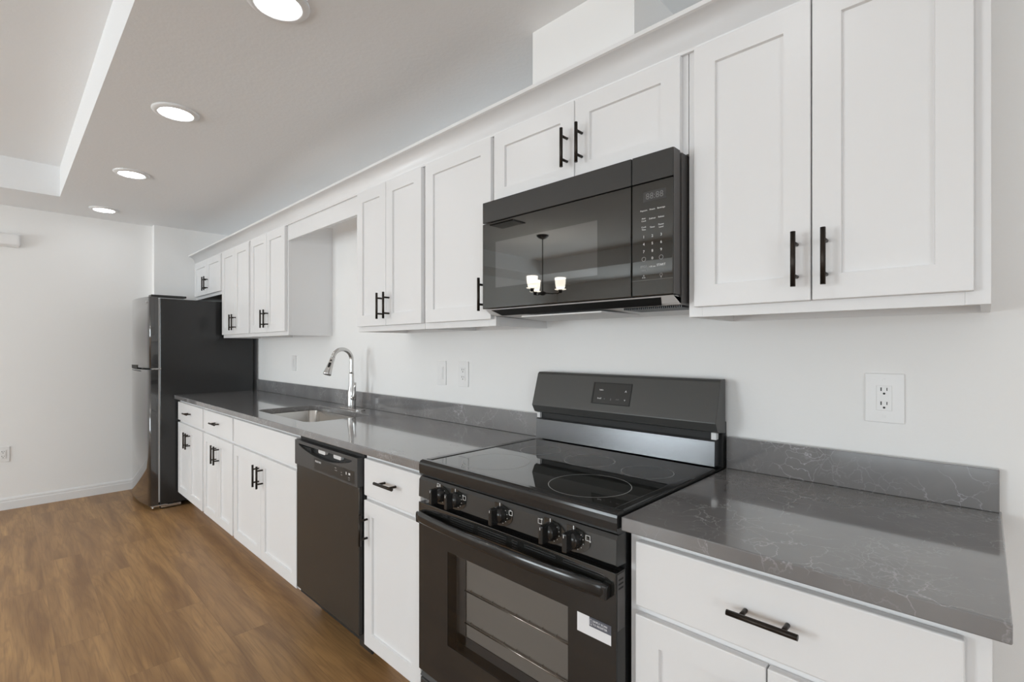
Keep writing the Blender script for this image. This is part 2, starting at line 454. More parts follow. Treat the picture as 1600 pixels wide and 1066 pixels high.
upper(-.592, .0085, UZ0, UZ1, pair(0, 0, -.570, -.016, -.291), 'tall white two-door wall cabinet at the right end, beside the microwave')
upper(-1.357, -.593, 1.833, UZ1, pair(0, 0, -1.350, -.609, -.970), 'short white two-door wall cabinet above the black microwave', hz=1.951, rail_b=.006)
upper(-1.816, -1.358, UZ0, UZ1, [(-1.789, -1.368, -1.402)], 'white single-door wall cabinet touching the left side of the microwave')
upper(-2.409, -1.817, UZ0, UZ1, pair(0, 0, -2.393, -1.816 - .004, -2.112), 'white two-door wall cabinet directly right of the open gap over the sink')
upper(-4.020, -3.338, UZ0, UZ1, pair(0, 0, -3.996, -3.353, -3.674), 'white two-door wall cabinet directly left of the open gap over the sink')
upper(-4.715, -4.021, UZ0, UZ1, pair(0, 0, -4.692, -4.040, -4.363), 'tall white two-door wall cabinet touching the short one above the fridge')
upper(-5.572, -4.716, 1.762, UZ1, pair(0, 0, -5.548, -4.733, -5.140), 'short white two-door wall cabinet above the black fridge')

q = B(); q.box(-3.337, -2.410, UY, UY + .018, 2.010, UZ1, .001)
tag(q.build('valance', M['cab']), 'white flat valance board bridging the open gap above the sink', 'valance')

# crown moulding along the whole run
def crown_prof():
    pts = [(-.0012, 2.1085), (-.010, 2.1085), (-.011, 2.114)]
    for i in range(9):
        a = math.radians(90 * i / 8); pts.append((-.012 - .047 * (1 - math.cos(a)), 2.116 + .062 * math.sin(a)))
    pts += [(-.066, 2.180), (-.066, 2.192), (-.062, 2.194), (.018, 2.194), (.018, 2.1445), (-.0012, 2.1445)]
    return pts
CR = crown_prof()
q = B(); q.prism([(UY + d, z) for d, z in CR], 'x', -5.573, .010)
for f in q.bm.faces:
    if abs(f.normal.x) < .5 and 2.116 < f.calc_center_median().z < 2.178 and f.calc_center_median().y < UY - .011: f.smooth = True
tag(q.build('crown_molding', M['cab'], recalc=True), 'white cove crown moulding along the top of the wall cabinets', 'moulding')

def base_cab(x0, x1, doors, drawers, label, lz=.112, toe=True, drawer_handles=True):
    t = thing('base_cabinet', ((x0 + x1) / 2, -.3, 0), label, 'cabinet')
    w = .016; q = B(); z1 = .8815
    q.box(x0 + .0006, x0 + w, BY + .018, -.004, lz, z1); q.box(x1 - w, x1 - .0006, BY + .018, -.004, lz, z1)
    q.box(x0 + w, x1 - w, BY + .018, -.004, lz, lz + w); q.box(x0 + w, x1 - w, -.012, -.004, lz + w, z1)
    q.build('carcass', M['cab'], t)
    q = B(); s_ = .04; y0, y1 = BY, BY + .018
    q.box(x0 + .0006, x0 + s_, y0, y1, lz, z1, .001); q.box(x1 - s_, x1 - .0006, y0, y1, lz, z1, .001)
    q.box(x0 + s_, x1 - s_, y0, y1, lz, lz + .04); q.box(x0 + s_, x1 - s_, y0, y1, z1 - .04, z1); q.box(x0 + s_, x1 - s_, y0, y1, .69, .73)
    q.build('face_frame', M['cab'], t)
    q = B(); q.box(x0 + .0006, x1 - .0006, -.505, -.492, 0, lz); q.build('toe_kick', M['cab'], t)
    for a, c, hx in doors:
        d = shaker(a, c, .126, .697, BY, t)
        if hx is not None: bar_handle((hx, .589), .122, True, BY - DT, d, .073)
    for a, c, h in drawers:
        d = slab(a, c, .716, .861, BY, t)
        if h: bar_handle(((a + c) / 2, .792), .122, False, BY - DT, d, .073)
    return t
base_cab(-.5935, .008, pair(0, 0, -.571, -.022, -.296), [(-.571, -.022, True)], 'wide white base cabinet right of the range, one drawer over two doors')
base_cab(-1.786, -1.362, [(-1.772, -1.393, -1.748)], [(-1.772, -1.393, True)], 'narrow white base cabinet between the dishwasher and the range')
base_cab(-3.366, -2.402, pair(0, 0, -3.350, -2.418, -2.893), [(-3.350, -2.418, False)], 'white sink base cabinet with a plain top panel, left of the dishwasher')
base_cab(-4.025, -3.367, pair(0, 0, -4.005, -3.380, -3.680), [(-4.005, -3.380, True)], 'white base cabinet between the sink cabinet and the one by the fridge')
base_cab(-4.757, -4.026, pair(0, 0, -4.740, -4.045, -4.398), [(-4.740, -4.045, True)], 'white base cabinet at the far left end, touching the fridge')

# ------------------------------------------------------------------ counters
CT, CB, CF = .914, .883, -.648
def counter(x0, x1, name, label, hole=None):
    bm = bmesh.new()
    def loop(pts):
        v = [bm.verts.new((p[0], p[1], CB)) for p in pts]
        return [bm.edges.new((v[i], v[(i + 1) % len(v)])) for i in range(len(v))]
    es = loop([(x0, CF), (x1, CF), (x1, -.0015), (x0, -.0015)])
    if hole: es += loop(rrect(*hole, .055, 6))
    bmesh.ops.triangle_fill(bm, edges=es, use_beauty=True)
    r = bmesh.ops.extrude_face_region(bm, geom=bm.faces[:])
    for v in [g for g in r['geom'] if isinstance(g, bmesh.types.BMVert)]: v.co.z = CT
    bmesh.ops.recalc_face_normals(bm, faces=bm.faces[:])
    ed = [e for e in bm.edges if len(e.link_faces) == 2 and e.calc_face_angle(0) > 1.2]
    bmesh.ops.bevel(bm, geom=ed, offset=.0025, segments=2, profile=.5, affect='EDGES')
    q = B(); q.bm.free(); q.bm = bm
    t = thing(name, ((x0 + x1) / 2, -.32, CB), label, 'countertop')
    q.build('slab', M['quartz'], t)
    q = B(); q.box(x0 + (.0 if x0 < -2 else .0), x1 - (.004 if x1 > 0 else 0), -.0215, -.0015, CT + .0004, 1.0135, .0015)
    q.build('backsplash', M['quartz'], t)
    return t
HOLE = (-3.245, -2.505, -.535, -.165)
counter(-4.768, -1.3605, 'countertop', 'long grey veined quartz countertop holding the sink, left of the range', HOLE)
counter(-.5955, .0275, 'countertop', 'short grey veined quartz countertop at the right end, beside the range')

# undermount sink
t = thing('kitchen_sink', (-2.875, -.35, .68), 'stainless steel undermount sink set in the long countertop', 'sink')
q = B(); hx0, hx1, hy0, hy1 = HOLE
R = []
for ins, z, r in ((-.018, CB - .0008, .06), (-.004, CB - .0008, .057), (-.003, CB - .004, .057), (.004, .74, .055), (.016, .705, .05), (.05, .690, .04)):
    R.append([(x, y, z) for x, y in rrect(hx0 + ins, hx1 - ins, hy0 + ins, hy1 - ins, r, 6)])
q.sweep(R, True, False); q.bm.faces.new([v for v in q.bm.verts][-28:])
o = q.build('basin', M['sinksteel'], t)
q = B(); q.lathe([(.045, .002), (.042, .005), (.030, .004), (.028, -.003), (0, -.003)], (-2.875, -.30, .690)); q.build('drain', M['steel'], t)

# faucet
FX, FY = -2.872, -.100
t = thing('kitchen_faucet', (FX, FY, CT), 'brushed nickel gooseneck pull-down faucet behind the sink', 'faucet')
q = B()
q.prism(rrect(FX - .115, FX + .135, FY - .030, FY + .030, .029, 6), 'z', CT + .0003, CT + .006, .0015); q.build('deck_plate', M['steel'], t)
q = B(); q.lathe([(.0255, 0), (.0265, .004), (.0258, .02), (.0245, .085), (.0240, .10), (.021, .115), (.0175, .14), (.0155, .17), (.0145, .20), (.0145, .215)], (FX, FY, CT + .006), 32)
q.build('body', M['steel'], t)
q = B(); pts = []; z0 = CT + .215
Rg = .069; sw = math.radians(-90 + 10)     # spout points over the bowl, turned a little
dx, dy = math.cos(sw), math.sin(sw)
top = 1.222
pts.append((FX, FY, z0))
for i in range(1, 5): pts.append((FX, FY, z0 + (top - z0) * i / 5))
for i in range(25):
    a = math.radians(180 - 166 * i / 24); d = Rg + Rg * math.cos(a); pts.append((FX + dx * d, FY + dy * d, top + Rg * .95 * math.sin(a)))
q.tube(pts, .0125, 20); q.build('spout', M['steel'], t)
e = Vector(pts[-1]); dirv = (Vector(pts[-1]) - Vector(pts[-3])).normalized()
q = B(); hp = [e + dirv * s_ for s_ in (-.002, .005, .034, .068, .100, .108, .110)]
q.tube(hp, [.0135, .0145, .0150, .0185, .0235, .0240, .0215], 24); hd = q.build('spray_head', M['steel'], t)
side = Vector((math.cos(math.radians(-46)), math.sin(math.radians(-46)), 0)); side = (side - dirv * side.dot(dirv)).normalized()
q = B(); c0 = e + dirv * .052 + side * .0145
q.tube([c0 - dirv * .016, c0 - dirv * .012, c0 + dirv * .012, c0 + dirv * .016 + side * .003], [.004, .0075, .0075, .004], 12)
c1 = e + dirv * .022 + side * .0125; q.cyl(c1 - side * .002, c1 + side * .004, .0065, .005, 14)
q.build('spray_button', M['black'], hd)
q = B(); q.cyl((FX + .018, FY - .002, CT + .072), (FX + .046, FY - .006, CT + .074), .0165, .0150, 20)
hp = [(FX + .044, FY - .006, CT + .062), (FX + .050, FY - .007, CT + .085), (FX + .053, FY - .008, CT + .11), (FX + .058, FY - .009, CT + .14), (FX + .066, FY - .010, CT + .168)]
q.tube(hp, [.012, .011, .0085, .0075, .0065], 14); q.build('lever_handle', M['steel'], t)

# ------------------------------------------------------------------ range
RX0, RX1 = -1.3575, -.5995
rc = (RX0 + RX1) / 2
t = thing('electric_range', (rc, -.33, 0), 'freestanding black glass-top electric range between the countertops', 'range')
q = B(); q.box(RX0 + .004, RX1 - .004, -.618, -.03, .04, .870, .003)
for sx in (RX0 + .05, RX1 - .05):
    for sy in (-.57, -.08): q.cyl((sx, sy, 0), (sx, sy, .05), .018, n=14)
body = q.build('body', M['blackgloss'], t)
# cooktop frame and glass
q = B()
prof = [(-.630, .871), (-.652, .874), (-.658, .882), (-.6595, .900), (-.6592, .912), (-.6575, .918), (-.653, .9225), (-.645, .9245), (-.628, .9235), (-.628, .918), (-.025, .918), (-.025, .871)]
q.prism(prof, 'x', RX0, RX1, 0)
for a, c in ((RX0, RX0 + .024), (RX1 - .024, RX1)): q.box(a, c, -.632, -.10, .916, .9245, .003)
q.build('cooktop_frame', M['blackgloss'], t)
q = B(); q.box(RX0 + .025, RX1 - .025, -.627, -.095, .9182, .9225, .0008); gl = q.build('glass_cooktop', M['blackglass'], t)
def ring(cx, cy, r, w=.0011, nn=72):
    qq = B(); z = .9226
    v0 = [qq.bm.verts.new((cx + (r - w) * math.cos(2 * PI * k / nn), cy + (r - w) * math.sin(2 * PI * k / nn), z)) for k in range(nn)]
    v1 = [qq.bm.verts.new((cx + (r + w) * math.cos(2 * PI * k / nn), cy + (r + w) * math.sin(2 * PI * k / nn), z)) for k in range(nn)]
    for k in range(nn): qq.bm.faces.new([v0[k], v1[k], v1[(k + 1) % nn], v0[(k + 1) % nn]])
    return qq.build('burner_ring', M['ring'], gl)
ring(-.780, -.508, .112); ring(-.736, -.272, .077); ring(-.948, -.270, .083); ring(-1.172, -.258, .074); ring(-1.165, -.490, .112)
# control panel with knobs
q = B(); q.prism([(-.618, .799), (-.654, .801), (-.661, .806), (-.659, .862), (-.652, .871), (-.618, .871)], 'x', RX0 + .001, RX1 - .001)
cp = q.build('control_panel', M['mwplastic'], t)
KX = [-1.240, -1.165, -.972, -.791, -.718]
for kx, dx_ in zip(KX, (.028, .030, .028, .024, .030)):     # dark printed dials behind the knobs
    pts = []
    for k in range(14):
        a = math.radians(-100 + 200 * k / 13); pts.append((kx + .052 * math.cos(a) - .004, .835 + .031 * math.sin(a)))
    q = B(); q.prism(pts + [(kx - .02, .866), (kx - .02, .806)], 'y', -.6612, -.6622); q.build('dial_print', M['blackglass'], cp)
def mark(x0, x1, z0, z1):
    q = B(); q.box(x0, x1, -.6628, -.6622, z0, z1); q.build('dial_mark', M['legend'], cp)
for kx in KX:
    mark(kx - .0012, kx + .0012, .858, .867)
    for k in range(5):
        a = math.radians(40 - 26 * k); mark(kx + .029 * math.cos(a) - .0008, kx + .029 * math.cos(a) + .0008, .835 + .024 * math.sin(a) - .0008, .835 + .024 * math.sin(a) + .0008)
def square_mark(x, z, dot, r=.0065):
    qq = B(); w = .0012
    qq.box(x - r, x + r, -.6628, -.6622, z + r - w, z + r); qq.box(x - r, x + r, -.6628, -.6622, z - r, z - r + w)
    qq.box(x - r, x - r + w, -.6628, -.6622, z - r, z + r); qq.box(x + r - w, x + r, -.6628, -.6622, z - r, z + r)
    qq.box(x + dot[0] * r - .0018, x + dot[0] * r + .0018, -.6628, -.6622, z + dot[1] * r - .0018, z + dot[1] * r + .0018)
    qq.build('burner_symbol', M['legend'], cp)
square_mark(KX[0] - .010, .863, (-1, -1), .005); square_mark(KX[1] + .042, .848, (-1, 1)); square_mark(KX[2] + .042, .848, (0, 1)); square_mark(KX[3] - .034, .852, (1, 1)); square_mark(KX[4] + .042, .848, (1, -1))
for kx in KX:
    k = B(); k.lathe([(.0235, 0), (.0240, .003), (.0220, .008), (.0205, .014), (.0195, .018), (0, .019)], (kx, -.6612, .835), 32, 'y')
    k.box(kx - .0065, kx + .0065, -.702, -.674, .8120, .8580, .0035, 3)
    kn = k.build('control_knob', M['blackgloss'], cp)
    k = B(); k.box(kx - .0007, kx + .0007, -.7024, -.7019, .848, .8545); k.build('pointer', M['legend'], kn)
# oven door
DZ0, DZ1 = .236, .787
dy0, dy1 = -.622, -.660
wx0, wx1, wz0, wz1 = -1.206, -.737, .372, .664
q = B()
x0, x1 = RX0 + .001, RX1 - .001
q.box(x0, wx0, dy1, dy0, DZ0, DZ1); q.box(wx1, x1, dy1, dy0, DZ0, DZ1); q.box(wx0, wx1, dy1, dy0, DZ0, wz0); q.box(wx0, wx1, dy1, dy0, wz1, DZ1)
bmesh.ops.remove_doubles(q.bm, verts=q.bm.verts[:], dist=1e-5)
door = q.build('oven_door', M['appliance'], t)
q = B(); q.quad((wx0, dy1 + .001, wz0), (wx1, dy1 + .001, wz0), (wx1, dy1 + .001, wz1), (wx0, dy1 + .001, wz1)); q.build('window_glass', M['ovenglass'], door)
q = B(); d1 = dy1 + .036; ib = .03                         # reveal and inner pane surround behind the glass
q.box(wx0, wx1, d1 + .0, d1 + .001, wz0, wz0 + ib); q.box(wx0, wx1, d1, d1 + .001, wz1 - .012, wz1); q.box(wx0, wx0 + .045, d1, d1 + .001, wz0, wz1)
q.build('inner_frame', M['innerframe'], door)
# trim with louvre slots on the door top
q = B(); q.box(x1 + .0001, x1 + .0012, -.656, -.626, .655, .783); sp = q.build('side_plate', M['mwbody'], door)
for k in range(3):
    q = B(); q.box(x1 + .0011, x1 + .0016, -.652, -.632, .768 - k * .010, .772 - k * .010); q.build('side_slot', M['black'], sp)
q = B(); q.box(x0, x1 - .001, dy1 - .0015, dy1 + .004, DZ1 - .046, DZ1 + .001, .001)
q.build('door_top_trim', M['blackglass'], door)
q = B()
for a, c, z in ((-1.335, -1.245, .778), (-1.228, -1.205, .776), (-1.188, -1.082, .776), (-1.062, -.948, .776), (-.925, -.905, .776), (-.88, -.775, .776), (-.75, -.63, .776), (-1.19, -1.085, .762), (-1.06, -.95, .762), (-.925, -.905, .762)):
    for zz in (z, z - .0062): q.box(a, c, dy1 - .0026, dy1 - .0014, zz - .0008, zz + .0008)
    q.box(a - .0004, a + .001, dy1 - .0026, dy1 - .0014, z - .0062, z); q.box(c - .001, c + .0004, dy1 - .0026, dy1 - .0014, z - .0062, z)
q.build('vent_slots', M['glossgrey'], door)
# bowed handle, a flat rounded bar
q = B(); rings = []; N = 36
for i in range(N + 1):
    u = i / N; x = RX0 + .006 + u * (RX1 - RX0 - .020)
    s_ = math.sin(PI * u) ** .75
    yc = -.671 - .026 * s_; zc = .7455 + .004 * s_
    hh = .019 - .001 * s_; dd = .0085
    end = 1. if 0 < i < N else .75
    rings.append([(x, yc + dd * math.cos(2 * PI * k / 20) * end, zc + hh * math.sin(2 * PI * k / 20) * end * (1 if abs(math.sin(2 * PI * k / 20)) < .9 else .97)) for k in range(20)])
q.sweep(rings)
for s_ in (RX0 + .018, RX1 - .026): q.box(s_ - .010, s_ + .010, -.680, -.660, .726, .760, .004)
q.build('oven_handle', M['blackgloss'], door)
# sticker: dark header band, white body; the square code area stays blank
q = B(); q.box(-.7085, -.6135, -.6606, -.6602, .619, .664); st = q.build('sticker', M['sticker'], door)
q = B(); q.box(-.673, -.6135, -.6610, -.6605, .6425, .6642); q.build('sticker_header', M['stickerblue'], st)
text_mesh([('SIMPLY SCAN', -.663, -.6612, .6570, .0066, 'LEFT'), ('TO REGISTER', -.663, -.6612, .6495, .0066, 'LEFT')], 'sticker_text', M['sticker'], st)
q = B(); w = .0006
for a, c, z0_, z1_ in ((-.671, -.6655, .6465, .6600),):
    q.box(a, c, -.6614, -.6609, z1_ - w, z1_); q.box(a, c, -.6614, -.6609, z0_, z0_ + w); q.box(a, a + w, -.6614, -.6609, z0_, z1_); q.box(c - w, c, -.6614, -.6609, z0_, z1_)
q.build('sticker_icon', M['sticker'], st)
# oven cavity and racks, seen through the window: cut into the body as an inner box
q = B(); cx0, cx1, cy0, cy1, cz0, cz1 = -1.250, -.700, -.6205, -.6195, .33, .70
q.box(cx0, cx1, -.6212, -.6185, cz0, cz1); q.build('oven_liner', M['cavity'], t)
for nm, zr in (('oven_rack', .549), ('oven_rack', .450)):
    q = B(); q.cyl((wx0 + .048, -.630, zr), (wx1 - .002, -.630, zr), .0022, n=8)
    for k in range(9):
        xx = wx0 + .07 + k * .048
        q.cyl((xx, -.630, zr), (xx, -.6225, zr + .006), .0012, n=6)
    q.build(nm, M['rack'], t)
# storage drawer below
q = B(); q.box(x0, x1, -.655, -.622, .050, .205, .004); q.prism([(-.622, .206), (-.650, .206), (-.655, .212), (-.640, .228), (-.622, .228)], 'x', x0, x1)
q.build('storage_drawer', M['mwplastic'], t)
# back guard
q = B(); q.prism([(-.083, .926), (-.080, 1.003), (-.074, 1.008), (-.030, 1.008), (-.030, .926)], 'x', RX0 + .010, RX1 - .010, .0)
q.build('guard_panel', M['glossgrey'], t)
q = B(); q.box(RX0 + .012, RX1 - .012, -.062, -.022, .926, 1.06); q.box(RX0 + .002, RX1 - .002, -.034, -.005, .874, 1.06, .002)
q.build('guard_frame', M['black'], t)
q = B()
for s_ in (RX0 + .016, RX1 - .016):
    q = B(); q.box(s_ - .008, s_ + .008, -.074, -.055, 1.008, 1.030, .001); q.build('guard_bracket', M['greymetal'], t)
q = B(); q.prism([(-.018, 1.024), (-.070, 1.030), (-.082, 1.034), (-.098, 1.062), (-.060, 1.190), (-.052, 1.197), (-.018, 1.197)], 'x', RX0, RX1, .002)
con = q.build('control_console', M['console'], t)
# digital control window, tilted with the console face
ta = math.atan2(.038, .128)
def cons(u, z_off, out): # point on console face
    z = 1.062 + z_off * math.cos(ta); y = -.098 + z_off * math.sin(ta)
    return (u, y - out * math.cos(ta), z + out * math.sin(ta))
q = B()
q.quad(cons(-1.067, .030, .0008), cons(-.907, .030, .0008), cons(-.905, .109, .0008), cons(-1.065, .109, .0008))
disp = q.build('display_window', M['blackplastic'], con)
q = B(); w = .0022
def cb(u0, u1, a, c_, out=.0016):
    p = [cons(u0, a, 0), cons(u1, a, 0), cons(u1, c_, 0), cons(u0, c_, 0), cons(u0, a, out), cons(u1, a, out), cons(u1, c_, out), cons(u0, c_, out)]
    q._add(p, [(0, 3, 2, 1), (4, 5, 6, 7), (0, 1, 5, 4), (1, 2, 6, 5), (2, 3, 7, 6), (3, 0, 4, 7)])
cb(-1.068, -1.062, .029, .110); cb(-1.062, -.905, .107, .110); cb(-1.062, -.905, .029, .032); cb(-.908, -.905, .032, .107)
q.build('display_bezel', M['black'], disp)
its = []
for s_, u, a, sz, al in (('bake', -1.030, .082, .009, 'CENTER'), ('broil', -1.034, .050, .009, 'CENTER'), ('^', -.927, .078, .018, 'CENTER'), ('v', -.927, .050, .012, 'CENTER'),):
    p = cons(u, a, .0012); its.append((s_, p[0], p[1], p[2], sz, al))
text_mesh(its, 'key_legend', M['legend'], disp, tilt=-ta)
its = []
for s_, u, a, sz, al in (('o', -1.012, .050, .010, 'CENTER'), ('8', -.985, .048, .012, 'CENTER'), ('start', -.957, .050, .008, 'CENTER')):
    p = cons(u, a, .0012); its.append((s_, p[0], p[1], p[2], sz, al))
text_mesh(its, 'key_legend', M['legenddim'], disp, tilt=-ta)

# ------------------------------------------------------------------ microwave
t = thing('microwave', (-.972, -.19, 1.41), 'black over-the-range microwave hung under the short wall cabinet', 'microwave')
MX0, MX1 = -1.3470, -.5985; MF = -.384; MZ0, MZ1 = 1.440, 1.8325
q = B(); q.box(MX0 + .003, MX1 - .0, -.330, -.004, 1.418, 1.8315, .002); q.box(MX0 + .010, MX1 - .010, -.345, -.328, 1.45, 1.822); q.build('body', M['mwbody'], t)
q = B(); q.box(MX1 + .0002, MX1 + .0011, MF + .002, -.347, MZ0 + .001, MZ1 - .001); q.build('side_trim', M['mwbody'], t)
q = B(); q.prism([(-.345, 1.4385), (-.376, 1.4385), (-.345, 1.420), (-.030, 1.408), (-.030, 1.4175), (-.331, 1.4175), (-.345, 1.430)], 'x', MX0 + .006, MX1 - .004)
under = q.build('underside', M['greymetal'], t)
q = B(); q.box(-1.27, -.665, -.3600, -.3395, 1.4165, 1.4215); q.bm.free(); q = B()
# black air intake across the sloping front edge of the underside
q.quad((-1.315, -.371, 1.4350), (-.640, -.371, 1.4350), (-.655, -.338, 1.4155), (-1.290, -.338, 1.4155)); q.build('air_intake', M['black'], under)
q = B()
for k in range(30):
    xx = -.80 + k * .0063; q.box(xx, xx + .003, -.30, -.19, 1.4110, 1.4190)
q.build('grease_filter_slots', M['blackplastic'], under)
q = B(); q.prism([(-1.20, -.33), (-.86, -.33), (-.86, -.10), (-1.20, -.10)], 'z', 1.4065, 1.412, .001); q.build('light_cover', M['greymetal'], under)
DX = -.7235
q = B(); q.box(MX0, DX - .0012, MF, -.346, 1.7560, MZ1, .0025); q.box(DX + .0012, MX1, MF, -.346, 1.7560, MZ1, .0025); q.build('vent_grille', M['mwplastic'], t)
q = B(); q.box(MX0, DX - .0012, MF, -.346, MZ0, 1.7530, .0025); md = q.build('door', M['mwglass'], t)
q = B(); q.prism(rrect(-1.277, -.838, 1.514, 1.679, .002, 2), 'y', MF - .0004, MF + .001); 
M['screen'] = mat('door screen', (.135, .135, .133), .02, .95)
M['clock'] = mat('clock window', (.05, .05, .05), .12)
q.build('door_window', M['screen'], md)
q = B(); q.box(DX + .0012, MX1, MF, -.346, MZ0, 1.7530, .0025); mp_ = q.build('control_panel', M['mwglass'], t)
y = MF - .0004
q = B(); q.box(-.687, -.618, MF - .0003, MF, 1.700, 1.728); ds = q.build('clock_display', M['clock'], mp_)
text_mesh([('88:88', -.6525, MF - .0006, 1.7135, .024, 'CENTER')], 'display_digits', M['legenddim'], ds)
c1, c2, c3 = -.685, -.659, -.633
def two(a, b_, c, z): return [(a, c, y, z + .0035, .0062, 'CENTER'), (b_, c, y, z - .0035, .0062, 'CENTER')]
its = [('Popcorn', c1, y, 1.677, .0062, 'CENTER'), ('Potato', c2, y, 1.677, .0062, 'CENTER'), ('Beverage', c3, y, 1.677, .0062, 'CENTER'),
       ('Defrost', c2, y, 1.652, .0062, 'CENTER'), ('Reheat', c3, y, 1.652, .0062, 'CENTER'), ('Timer', c2, y, 1.628, .0062, 'CENTER')]
its += two('Auto', 'Cook', c1, 1.652) + two('Cook', 'Time', c1, 1.628) + two('Power', 'Level', c3, 1.628)
for i, s_ in enumerate('123456789'):
    its.append((s_, (c1, c2, c3)[i % 3], y, 1.604 - .0205 * (i // 3), .0105, 'CENTER'))
its += [('0', c2, y, 1.5425, .0105, 'CENTER'), ('START', c3, y, 1.522, .0088, 'CENTER'), ('+30 sec', c2, y, 1.520, .0062, 'CENTER')]
text_mesh(its, 'key_legend', M['legend'], mp_)
its = [('STOP', c1, y, 1.5215, .0082, 'CENTER'), ('cancel', c1, y, 1.511, .005, 'CENTER')]
text_mesh(its, 'key_legend', M['ring'], mp_)
q = B()
for cx, cz in ((c1, 1.5425), (c3, 1.5425)):
    q.lathe([(.0062, .0002), (.0062, .0006), (.0052, .0006), (.0052, .0002)], (cx, MF, cz), 20, 'y')
q.lathe([(.0042, .0002), (.0042, .0006), (.0034, .0006), (.0034, .0002)], (c3, MF, 1.495), 18, 'y'); q.box(c3 - .0014, c3 + .0014, MF - .0006, MF - .0002, 1.4875, 1.4905)
for a in (90, 210, 330):
    r_ = math.radians(a); q.lathe([(.0022, .0002), (.0022, .0006), (0, .0006)], (c1 + .0034 * math.cos(r_), MF, 1.493 + .0034 * math.sin(r_)), 12, 'y')
q.build('key_icons', M['ring'], mp_)
q = B(); q.box(MX0 + .02, MX1 - .01, MF - .0004, MF + .001, 1.4835, 1.4842); q.bm.free()
q = B(); q.box(DX + .002, MX1 - .001, MF - .0004, MF + .0002, 1.4835, 1.4843); q.build('seam', M['legenddim'], mp_)

# ------------------------------------------------------------------ dishwasher
t = thing('dishwasher', (-2.093, -.32, 0), 'black built-in dishwasher under the long countertop', 'dishwasher')
WX0, WX1 = -2.394, -1.796; WF = -.640
q = B(); q.box(WX0 + .006, WX1 + .004, -.600, -.03, .10, .868, .002); q.box(WX0 + .002, WX1 + .006, -.618, -.600, .12, .872, .002); q.build('tub', M['black'], t)
q = B(); q.box(WX0 + .012, WX1 - .012, -.522, -.492, .004, .112, .002); q.cyl((WX1 - .034, -.529, .032), (WX1 - .034, -.520, .032), .016, n=16); q.build('toe_panel', M['blackplastic'], t)
q = B(); q.box(WX1 - .03, -1.728, -.6185, -.6088, .098, .1245, .002); q.cyl((-1.738, -.6215, .111), (-1.738, -.6180, .111), .008, n=14); q.build('mounting_strip', M['blackplastic'], t)
q = B(); q.box(WX0, WX1, WF + .004, -.6185, .150, .7420, .004); q.build('door_panel', M['dwdoor'], t)
# control panel with a scooped pocket handle under the top edge
zt0, zt1 = .743, .8585
px0, px1 = WX0 + .045, WX1 - .045
q = B(); q.box(WX0, WX1, WF - .004, WF + .001, zt0, .765); q.bm.free()
bm = bmesh.new()
arc = [(px0 + (px1 - px0) * i / 20, .838 - .034 * math.sin(PI * i / 20) ** .8) for i in range(21)]
outer = [(WX0, zt0), (WX1, zt0), (WX1, zt1), (WX0, zt1)]
pocket = arc + [(px1, .844), (px0, .844)]
def lp(pts):
    v = [bm.verts.new((p[0], WF - .004, p[1])) for p in pts]; return [bm.edges.new((v[i], v[(i + 1) % len(v)])) for i in range(len(v))]
es = lp(outer) + lp(pocket)
bmesh.ops.triangle_fill(bm, edges=es, use_beauty=True)
r = bmesh.ops.extrude_face_region(bm, geom=bm.faces[:])
for v in [g for g in r['geom'] if isinstance(g, bmesh.types.BMVert)]: v.co.y = -.6185
bmesh.ops.recalc_face_normals(bm, faces=bm.faces[:])
q = B(); q.bm.free(); q.bm = bm; dp = q.build('control_panel', M['dwpanel'], t)
q = B(); q.box(px0, px1, -.6205, -.6183, .798, .848); q.build('pocket_handle', M['black'], dp)
q = B()
for k in range(4): q.box(WX0 + .065 + k * .004, WX0 + .155, -.634, -.6205, .8305 - k * .005, .8325 - k * .005)
q.build('vent_louvre', M['dwpanel'], dp)
q = B()
for cx in (-2.13, -1.985): q.prism(rrect(cx - .034, cx + .034, .824, .842, .008, 4), 'y', -.634, -.6205)
q.build('latch_cover', M['greymetal'], dp)
q = B(); q.prism(rrect(-2.185, WX1 - .022, .752, .802, .003, 3), 'y', WF - .0046, WF - .0036); lp_ = q.build('label_strip', M['blackplastic'], dp)
text_mesh([('FRIGIDAIRE', -2.172, WF - .0049, .7885, .0115, 'LEFT')], 'brand_text', M['legend'], lp_)
text_mesh([('normal', -1.985, WF - .0049, .781, .007, 'LEFT'), ('heavy', -1.985, WF - .0049, .791, .006, 'LEFT'), ('dry', -1.930, WF - .0049, .781, .006, 'LEFT'), ('rinse', -1.930, WF - .0049, .771, .006, 'LEFT'),
           ('start', -1.868, WF - .0049, .770, .007, 'LEFT'), ('cancel', -1.868, WF - .0049, .762, .005, 'LEFT')], 'key_legend', M['ring'], lp_)
q = B(); q.box(-1.888, -1.882, WF - .0050, WF - .0045, .779, .790); q.box(-1.866, -1.852, WF - .0050, WF - .0045, .781, .789); q.build('status_window', M['legend'], lp_)

